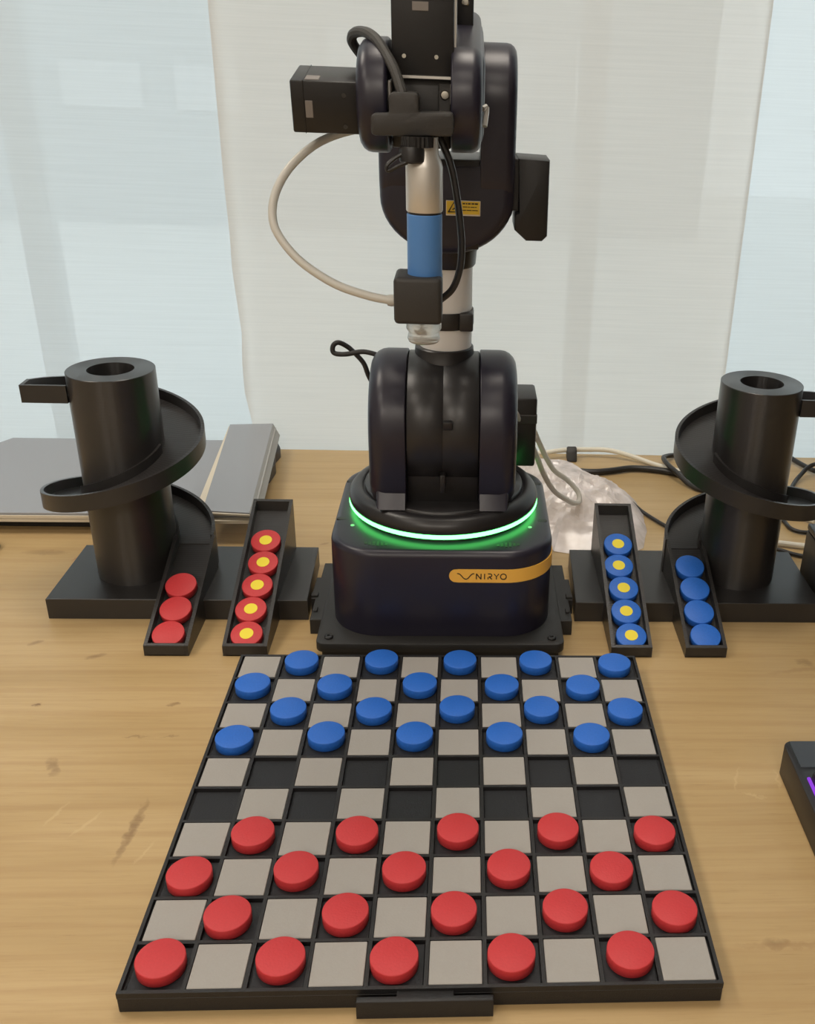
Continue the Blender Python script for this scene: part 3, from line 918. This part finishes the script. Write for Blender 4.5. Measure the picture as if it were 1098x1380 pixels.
# wrist side motor
bm = NB(); box(bm, -0.0862, -0.0450, 0.230, 0.272, 0.4790, 0.5090, 0.0012, 2, rx=TL, pivot=PV)
sm = part('wrist_motor', bm, 'servo')
def tb(name, mat, parent, *b, rx=TL, label=None, bev=0.0003):
    bm = NB(); box(bm, *b, bev, 1, rx=rx, pivot=PV)
    return part(name, bm, mat, parent, label=label)
tb('motor_label', 'servolabel', sm, -0.0778, -0.0733, 0.2294, 0.2305, 0.4880, 0.4978, label='grey label')
tb('motor_label', 'servolabel', sm, -0.0775, -0.0690, 0.232, 0.242, 0.5085, 0.5095, label='grey label')
tb('seam', 'rubber', sm, -0.0787, -0.0783, 0.2296, 0.2725, 0.4788, 0.5093)
for x, z in ((-0.0545, 0.5015), (-0.0545, 0.4835)):
    bm = NB(); lathe(bm, x, z, [(0, 0.2294), (0.0014, 0.2294), (0.0014, 0.232), (0, 0.232)], 12, axis='Y', rx=TL, pivot=PV)
    part('screw', bm, 'bracket', sm)
# gripper motor standing over the wrist
bm = NB(); box(bm, -0.0258, 0.0108, 0.2300, 0.2640, 0.5110, 0.5850, 0.0010, 2)
hm = part('gripper_motor', bm, 'servo')
def hb(name, mat, *b, label=None):
    bm = NB(); box(bm, *b, 0.0002, 1); return part(name, bm, mat, hm, label=label)
hb('motor_label', 'servolabel', -0.0135, -0.0040, 0.2294, 0.231, 0.5455, 0.5503, label='grey label')
hb('seam', 'rubber', -0.0260, 0.0110, 0.2297, 0.2645, 0.5512, 0.5515)
hb('edge_plate', 'silver', -0.0240, 0.0102, 0.2290, 0.262, 0.5095, 0.5112, label='thin bright metal edge')
hb('side_plate', 'silver', 0.0108, 0.0122, 0.236, 0.262, 0.511, 0.585)
for x in (-0.0185, 0.0005):
    bm = NB(); lathe(bm, x, 0.5215, [(0, 0.2291), (0.0012, 0.2291), (0.0012, 0.231), (0, 0.231)], 12, axis='Y')
    part('screw', bm, 'steel', hm)
bm = NB(); box(bm, -0.0265, 0.0092, 0.236, 0.276, 0.4700, 0.5098, 0.001)
wb = part('wrist_block', bm, 'rubber')
bm = NB(); box(bm, 0.0016, 0.0090, 0.2325, 0.2375, 0.4800, 0.5075, 0.0006, 1)
part('screw_tab', bm, 'bracket', wb)
bm = NB(); lathe(bm, 0.0055, 0.5010, [(0, 0.2305), (0.0022, 0.2308), (0.0029, 0.2318), (0.0029, 0.233), (0, 0.233)], 16, axis='Y')
part('screw', bm, 'steel', wb)
bm = NB(); box(bm, -0.0300, -0.0262, 0.226, 0.262, 0.4960, 0.5080, 0.0006, 1); box(bm, 0.0088, 0.0102, 0.2265, 0.25, 0.4960, 0.5075, 0.0004, 1)
part('side_washer', bm, 'silver', wb)
# small bracket with a brass screw above, just inside the top of the view
bm = NB(); box(bm, 0.0112, 0.0225, 0.300, 0.314, 0.5370, 0.5750, 0.001)
ub = part('upper_bracket', bm, 'servo')
bm = NB(); lathe(bm, 0.0172, 0.5532, [(0, 0.2982), (0.0018, 0.2984), (0.0024, 0.2992), (0.0024, 0.301), (0, 0.301)], 14, axis='Y')
part('screw', bm, 'steel', ub)
# vacuum gripper
GY = 0.212
bm = NB()
prof = round_poly([(-0.0367, 0.4790), (0.0112, 0.4800), (0.0112, 0.4930), (-0.0088, 0.4925), (-0.0088, 0.5032), (-0.0262, 0.5028), (-0.0262, 0.4915), (-0.0367, 0.4910)],
                  [0.003, 0.003, 0.003, 0.0012, 0.0035, 0.0035, 0.0012, 0.003])
prism(bm, prof, 'Y', 0.2030, 0.2200, 0.0015, 0.001, 2)
grip = part('gripper_bracket', bm, 'bracket')
bm = NB(); box(bm, -0.022, 0.006, 0.219, 0.238, 0.481, 0.492, 0.001)
part('mounting_stub', bm, 'servo', grip)
bm = NB()
n = 48
prof = []
for k in range(n):
    r = 0.0100 if k % 2 else 0.0094
    prof.append((-0.0098 + r * math.cos(2 * PI * k / n), 0.208 + r * math.sin(2 * PI * k / n)))
prism(bm, prof, 'Z', 0.4735, 0.4795)
part('knurled_ring', bm, 'servo', grip)
bm = NB(); lathe(bm, -0.0132, 0.2045, [(0, 0.4648), (0.0066, 0.4648), (0.0076, 0.4658), (0.0076, 0.4720), (0.0068, 0.4740), (0, 0.4740)], 24)
part('cable_gland', bm, 'rubber', grip)
bm = NB(); tube(bm, [(-0.0189, 0.201, 0.4698), (-0.0236, 0.200, 0.4669), (-0.0275, 0.199, 0.4632), (-0.0267, 0.199, 0.4604), (-0.0214, 0.198, 0.4631), (-0.0158, 0.199, 0.4655)], 0.0013, 8)
part('short_cable', bm, 'rubber', grip)
CX = -0.0063
bm = NB(); lathe(bm, CX, GY, [(0, 0.4363), (0.0108, 0.4363), (0.0112, 0.4370), (0.0112, 0.4620), (0.0104, 0.4652), (0.0086, 0.4690), (0.0084, 0.4790), (0, 0.4790)], 40)
part('vacuum_body', bm, 'silver', label='silvery upper cylinder of the gripper')
bm = NB(); lathe(bm, CX, GY, [(0, 0.4345), (0.0103, 0.4345), (0.0103, 0.4370), (0, 0.4370)], 36)
part('seal_ring', bm, 'rubber')
bm = NB(); lathe(bm, CX, GY, [(0, 0.3935), (0.0106, 0.3935), (0.0108, 0.3942), (0.0108, 0.4345), (0.0104, 0.4350), (0, 0.4350)], 40)
part('vacuum_sleeve', bm, 'toolblue', label='blue lower sleeve of the gripper')
bm = NB(); box(bm, -0.0252, 0.0046, 0.1970, 0.2275, 0.3693, 0.3985, 0.0028, 3)
part('vacuum_block', bm, 'bracket')
bm = NB(); lathe(bm, -0.0072, GY, [(0, 0.3700), (0.0095, 0.3700), (0.0112, 0.3670), (0.0113, 0.3640), (0.0098, 0.3615), (0.0100, 0.3600), (0.0106, 0.3575), (0.0098, 0.3555), (0.0090, 0.3550), (0.0080, 0.3560), (0, 0.3575)], 32)
part('suction_cup', bm, 'cup', label='translucent suction cup')
bm = NB(); lathe(bm, GY, 0.3810, [(0, -0.0300), (0.0033, -0.0300), (0.0038, -0.0275), (0.0033, -0.0250), (0, -0.0250)], 14, axis='X')
part('hose_fitting', bm, 'hose')
bm = NB(); tube(bm, [(-0.0273, .212, .3809), (-.0428, .214, .3833), (-.0639, .218, .3894), (-.0852, .225, .4013), (-.0988, .232, .4153), (-.1032, .238, .4270), (-.1011, .245, .4405),
                     (-.0930, .252, .4542), (-.0795, .26, .4664), (-.0652, .268, .4733), (-.0477, .275, .4778), (-.030, .285, .482)], 0.0027, 12, 8)
part('air_hose', bm, 'hose', label='milky air hose looping out to the left')
bm = NB(); tube(bm, [(-.0007, .224, .4830), (.0047, .222, .4734), (.0097, .222, .4612), (.0130, .222, .4453), (.0154, .222, .4285), (.0165, .222, .4126), (.0152, .222, .3986), (.0106, .222, .3867), (.0015, .222, .3784)], 0.0023, 10, 8)
part('gripper_cable', bm, 'rubber')
bm = NB(); tube(bm, [(-.0171, .2075, .4976), (-.0188, .208, .5029), (-.0231, .215, .5138), (-.0287, .225, .5224), (-.0349, .235, .5296), (-.0422, .245, .5333), (-.0494, .255, .5327), (-.0521, .262, .5286), (-.0493, .268, .5229), (-.0434, .274, .516), (-.036, .29, .505)], 0.0031, 10, 8)
part('braided_cable', bm, 'braid')
bm = NB(); tube(bm, [(-.0600, .52, .2540), (-.0778, .52, .2581), (-.0956, .519, .2555), (-.1061, .519, .2567), (-.1066, .52, .2633), (-.1015, .521, .2663), (-.0932, .524, .2614), (-.085, .524, .2535), (-.0782, .524, .2448), (-.0736, .524, .2315), (-.066, .53, .215)], 0.0024, 10, 8)
part('shoulder_cable', bm, 'rubber')
bm = NB(); tube(bm, [(.0640, .560, .200), (.0693, .565, .1899), (.0765, .575, .1742), (.0856, .585, .1547), (.0991, .60, .1232), (.1107, .615, .092), (.125, .63, .0654), (.1416, .645, .0480), (.1520, .653, .0400), (.1590, .662, .0390), (.1570, .67, .0480), (.1436, .672, .0620), (.1277, .665, .0761), (.1178, .660, .0921), (.1077, .65, .1144), (.098, .63, .14)], 0.0031, 10, 8)
part('rear_hose', bm, 'hose', label='milky hose drooping behind the base')

# ------------------------------------------------------------------ plastic bag
bm = NB()
outline = [(.121, .603), (.150, .595), (.200, .592), (.232, .612), (.244, .66), (.246, .705), (.243, .745), (.230, .775), (.205, .80), (.178, .835), (.158, .865), (.086, .885), (.088, .622), (.121, .616)]
def inside(x, y):
    c = False
    for i in range(len(outline)):
        (x0, y0), (x1, y1) = outline[i - 1], outline[i]
        if (y0 > y) != (y1 > y) and x < (x1 - x0) * (y - y0) / (y1 - y0) + x0: c = not c
    return c
cxb, cyb = 0.165, 0.73
from mathutils import noise as mnoise
NR, NA = 26, 84
rings = []
for i in range(NR + 1):
    f = i / NR
    ring = []
    for k in range(NA):
        a = 2 * PI * k / NA
        d = Vector((math.cos(a), math.sin(a)))
        lo, hi = 0.0, 0.4
        for _ in range(24):
            mid = (lo + hi) / 2
            if inside(cxb + d.x * mid, cyb + d.y * mid): lo = mid
            else: hi = mid
        rr = lo * (1 + 0.025 * mnoise.noise(Vector((d.x * 4, d.y * 4, 2))) + 0.015 * mnoise.noise(Vector((d.x * 13, d.y * 13, 5))))
        x, y = cxb + d.x * rr * f, cyb + d.y * rr * f
        hgt = 0.026 * (1 - f ** 2.2)
        q = Vector((x * 20 + 0.6 * mnoise.noise(Vector((x * 30, y * 30, 3))), y * 17, 1))
        fold = mnoise.voronoi(q)[0]
        fold2 = mnoise.voronoi(Vector((x * 52 + y * 20, y * 46 - x * 16, 4)))[0]
        crease = min(1.0, (fold[1] - fold[0]) * 1.6)
        crease2 = min(1.0, (fold2[1] - fold2[0]) * 1.6)
        z = 0.0015 + max(0.0, hgt + (0.012 * (1 - crease) + 0.006 * (1 - crease2) - 0.006) * (1 - f ** 5))
        ring.append(bm.verts.new((x, y, z)))
        if i == 0: break
    rings.append(ring)
for k in range(NA):
    bm.faces.new((rings[0][0], rings[1][k], rings[1][(k + 1) % NA]))
for p, q in zip(rings[1:], rings[2:]):
    for k in range(NA):
        bm.faces.new((p[k], q[k], q[(k + 1) % NA], p[(k + 1) % NA]))
bag = obj('plastic_bag', bm, 'film', sharp=14)
tag(bag, 'crumpled clear plastic bag on the table behind the robot base', 'bag')

# ------------------------------------------------------------------ cables on the table
def cable(name, pts, r, mat, label, n=8):
    bm = NB(); tube(bm, [(x, y, max(z, r + 0.0003)) for x, y, z in pts], r, 10, n)
    tag(obj(name, bm, mat), label, 'cable')
cable('white_cable', [(.1000, .895, .006), (.1356, .8905, .010), (.1627, .8975, .0115), (.1951, .9010, .0115), (.2271, .8996, .0115), (.2574, .8877, .0080), (.2864, .8691, .0040), (.3137, .8478, .0040), (.3468, .8290, .0040), (.39, .80, .004)], .0034, 'whitecable', 'cream cable running across the table along the curtain edge')
cable('power_cable', [(.1300, .868, .004), (.1541, .8563, .004), (.1731, .8381, .004), (.1984, .8338, .004), (.2249, .8401, .004), (.2521, .8491, .004), (.2837, .8460, .004), (.3138, .8330, .004), (.3445, .8100, .004), (.3697, .7880, .004)], .0045, 'rubber', 'thick black cable from the plastic bag to the right tower')
cable('black_cable', [(.40, .868, .004), (.3881, .8775, .004), (.3575, .9022, .004), (.3274, .9035, .004), (.309, .8889, .008), (.3008, .8680, .0132), (.3020, .8420, .0142), (.3100, .8180, .0125), (.322, .797, .006), (.337, .7802, .004), (.3684, .7643, .004)], .0035, 'rubber', 'black cable looped beside the left side of the right tower')
cable('thin_cable', [(.2300, .7500, .006), (.2420, .7200, .004), (.2470, .7097, .003), (.2604, .6840, .003), (.2748, .6613, .003), (.2934, .6394, .003)], .0024, 'rubber', 'thin black cable between the plastic bag and right tower')
cable('black_cable', [(.475, .93, .006), (.4891, .9037, .006), (.498, .8785, .006), (.5074, .8567, .006), (.5211, .8331, .006)], .0036, 'rubber', 'straight black cable at the right edge beneath the curtain')
cable('black_cable', [(.452, .770, .004), (.4595, .7844, .004), (.475, .8129, .005), (.488, .829, .009), (.4990, .8390, .0145), (.5124, .847, .0165), (.5311, .8586, .012)], .0030, 'rubber', 'curved black cable rising at the right edge crossing another cable')
cable('black_cable', [(.4123, .7165, .003), (.4163, .7035, .003), (.4225, .6884, .003), (.4245, .6693, .003), (.4317, .6591, .003), (.4445, .6553, .003)], .0026, 'rubber', 'small bent black cable right of the right tower column')
cable('grey_cable', [(.3700, .628, .004), (.3805, .6256, .004), (.3982, .624, .004), (.4192, .6186, .004), (.4362, .6151, .004)], .0036, 'whitecable', 'pale cable emerging from behind the right tower slab')
cable('thin_cable', [(.3680, .6170, .003), (.3775, .6138, .003), (.3939, .6084, .003), (.4085, .5973, .003), (.4279, .5884, .003)], .0026, 'rubber', 'thin black cable close behind the right tower slab')
cable('white_cable', [(.4240, .7020, .004), (.4461, .6983, .004), (.4612, .6858, .004)], .0034, 'whitecable', 'short cream cable end beside the black box at right')
bm = NB()
prism(bm, round_poly([(0.8790, 0.0), (0.9000, 0.0), (0.9020, 0.014), (0.8940, 0.019), (0.8860, 0.014)], 0.003), 'X', 0.1660, 0.1800, 0.002, 0.002, 2)
tag(obj('cable_clip', bm, 'bracket'), 'small dark cable clip on the table beneath the curtain', 'clip')

# ------------------------------------------------------------------ folders at the left
fl = thing('grey_folder', 'large flat grey folder lying behind the left spiral tower', 'folder', (-0.45, 0.76, 0))
bm = NB(); box(bm, -0.66, -0.300, 0.655, 0.868, 0.0, 0.0150, 0.001)
part('base_block', bm, 'blackbox', fl)
for z, dx, dy in ((0.0150, 0.0, 0.0005), (0.0195, -0.002, 0.0)):
    bm = NB(); prism(bm, [(-0.670, 0.634 + dy), (-0.292 + dx, 0.638 + dy), (-0.296 + dx, 0.876), (-0.586 + dx, 0.872), (-0.600 + dx, 0.848), (-0.670, 0.83)], 'Z', z, z + 0.0036)
    part('inner_sheet', bm, 'cream', fl, label='cream board layer')
bm = NB(); prism(bm, [(-0.670, 0.6355), (-0.294, 0.6395), (-0.300, 0.877), (-0.588, 0.873), (-0.602, 0.849), (-0.670, 0.83)], 'Z', 0.0231, 0.0262, 0.0, 0.0006, 1)
part('cover', bm, 'grey', fl)
bd = thing('ring_binder', 'narrow grey binder with cream edges lying on the folder stack', 'binder', (-0.26, 0.76, 0.0262))
bm = NB(); prism(bm, [(-0.2905, 0.8950), (-0.2400, 0.9040), (-0.2150, 0.6150), (-0.2800, 0.6130)], 'Z', 0.0263, 0.0300)
part('back_cover', bm, 'cream', bd, label='cream edge of the back cover')
bm = NB(); prism(bm, [(-0.2930, 0.8930), (-0.2420, 0.9020), (-0.2180, 0.6240), (-0.2780, 0.6220)], 'Z', 0.0300, 0.0362)
part('pages', bm, 'spine', bd)
bm = NB(); prism(bm, [(-0.3060, 0.9000), (-0.2470, 0.9080), (-0.2222, 0.6135), (-0.2850, 0.6180)], 'Z', 0.0362, 0.0382)
part('cover_board', bm, 'cream', bd, label='cream core edge of the cover')
bm = NB(); prism(bm, [(-0.3050, 0.9020), (-0.2470, 0.9085), (-0.2222, 0.6150), (-0.2762, 0.6205)], 'Z', 0.0381, 0.0400, 0, 0.0004, 1)
part('cover', bm, 'grey', bd)
bm = NB()
v = [bm.verts.new(p) for p in ((-0.2470, 0.9085, 0.0396), (-0.2222, 0.6150, 0.0396), (-0.2140, 0.6300, 0.0275), (-0.2360, 0.8950, 0.0275), (-0.2490, 0.9060, 0.0262), (-0.2240, 0.6160, 0.0262))]
bm.faces.new((v[0], v[1], v[2], v[3])); bm.faces.new((v[0], v[3], v[4])); bm.faces.new((v[1], v[5], v[2])); bm.faces.new((v[3], v[2], v[5], v[4])); bm.faces.new((v[0], v[4], v[5], v[1]))
part('spine', bm, 'spine', bd, label='lighter grey spine side')
bm = NB()
prism(bm, round_poly([(-0.2600, 0.9000), (-0.2400, 0.9000), (-0.2340, 0.8830), (-0.2380, 0.8600), (-0.2310, 0.8250), (-0.2340, 0.7900), (-0.2600, 0.7700)], 0.004), 'Z', 0.0, 0.0148, 0, 0.002, 2)
tag(obj('black_clip', bm, 'blackbox'), 'black wavy-edged plastic piece sticking out under the grey binder', 'clip')

# ------------------------------------------------------------------ things cut by the picture edges
bx = thing('black_box', 'plain black box at the right edge beside the right tower', 'box', (0.43, 0.49, 0))
bm = NB(); box(bm, 0.394, 0.470, 0.440, 0.536, 0.0, 0.0660, 0.002)
part('body', bm, 'blackbox', bx)
bm = NB(); box(bm, 0.394, 0.470, 0.440, 0.536, 0.0665, 0.0735, 0.002)
part('lid', bm, 'panel', bx)
dv = thing('black_device', 'black device with glowing purple strip cut off by the right edge', 'device', (0.35, 0.14, 0))
bm = NB(); prism(bm, rrect(0.2805, 0.420, 0.02, 0.2185, 0.008, 6), 'Z', 0.0, 0.0285, 0.001, 0.0012, 2)
part('body', bm, 'blackbox', dv)
bm = NB(); box(bm, 0.2855, 0.415, 0.1845, 0.2170, 0.028, 0.0292, 0.0004, 1)
part('back_panel', bm, 'panel', dv, label='slate grey rear panel')
bm = NB(); prism(bm, [(0.2895, 0.04), (0.2895, 0.1700), (0.2985, 0.1800), (0.410, 0.1800), (0.410, 0.04)], 'Z', 0.028, 0.036, 0, 0.001, 2)
part('module', bm, 'rubber', dv)
bm = NB(); box(bm, 0.2864, 0.2890, 0.04, 0.172, 0.0283, 0.0303, 0.0005, 1)
part('light_strip', bm, 'purple', dv, label='glowing purple strip')
bm = NB(); lathe(bm, -0.5085, 0.597, [(0, 0), (0.0105, 0), (0.0115, 0.002), (0.0115, 0.008), (0.0090, 0.011), (0, 0.0115)], 24)
tag(obj('black_puck', bm, 'rubber'), 'small dark round knob on the table, cut by the left edge', 'knob')
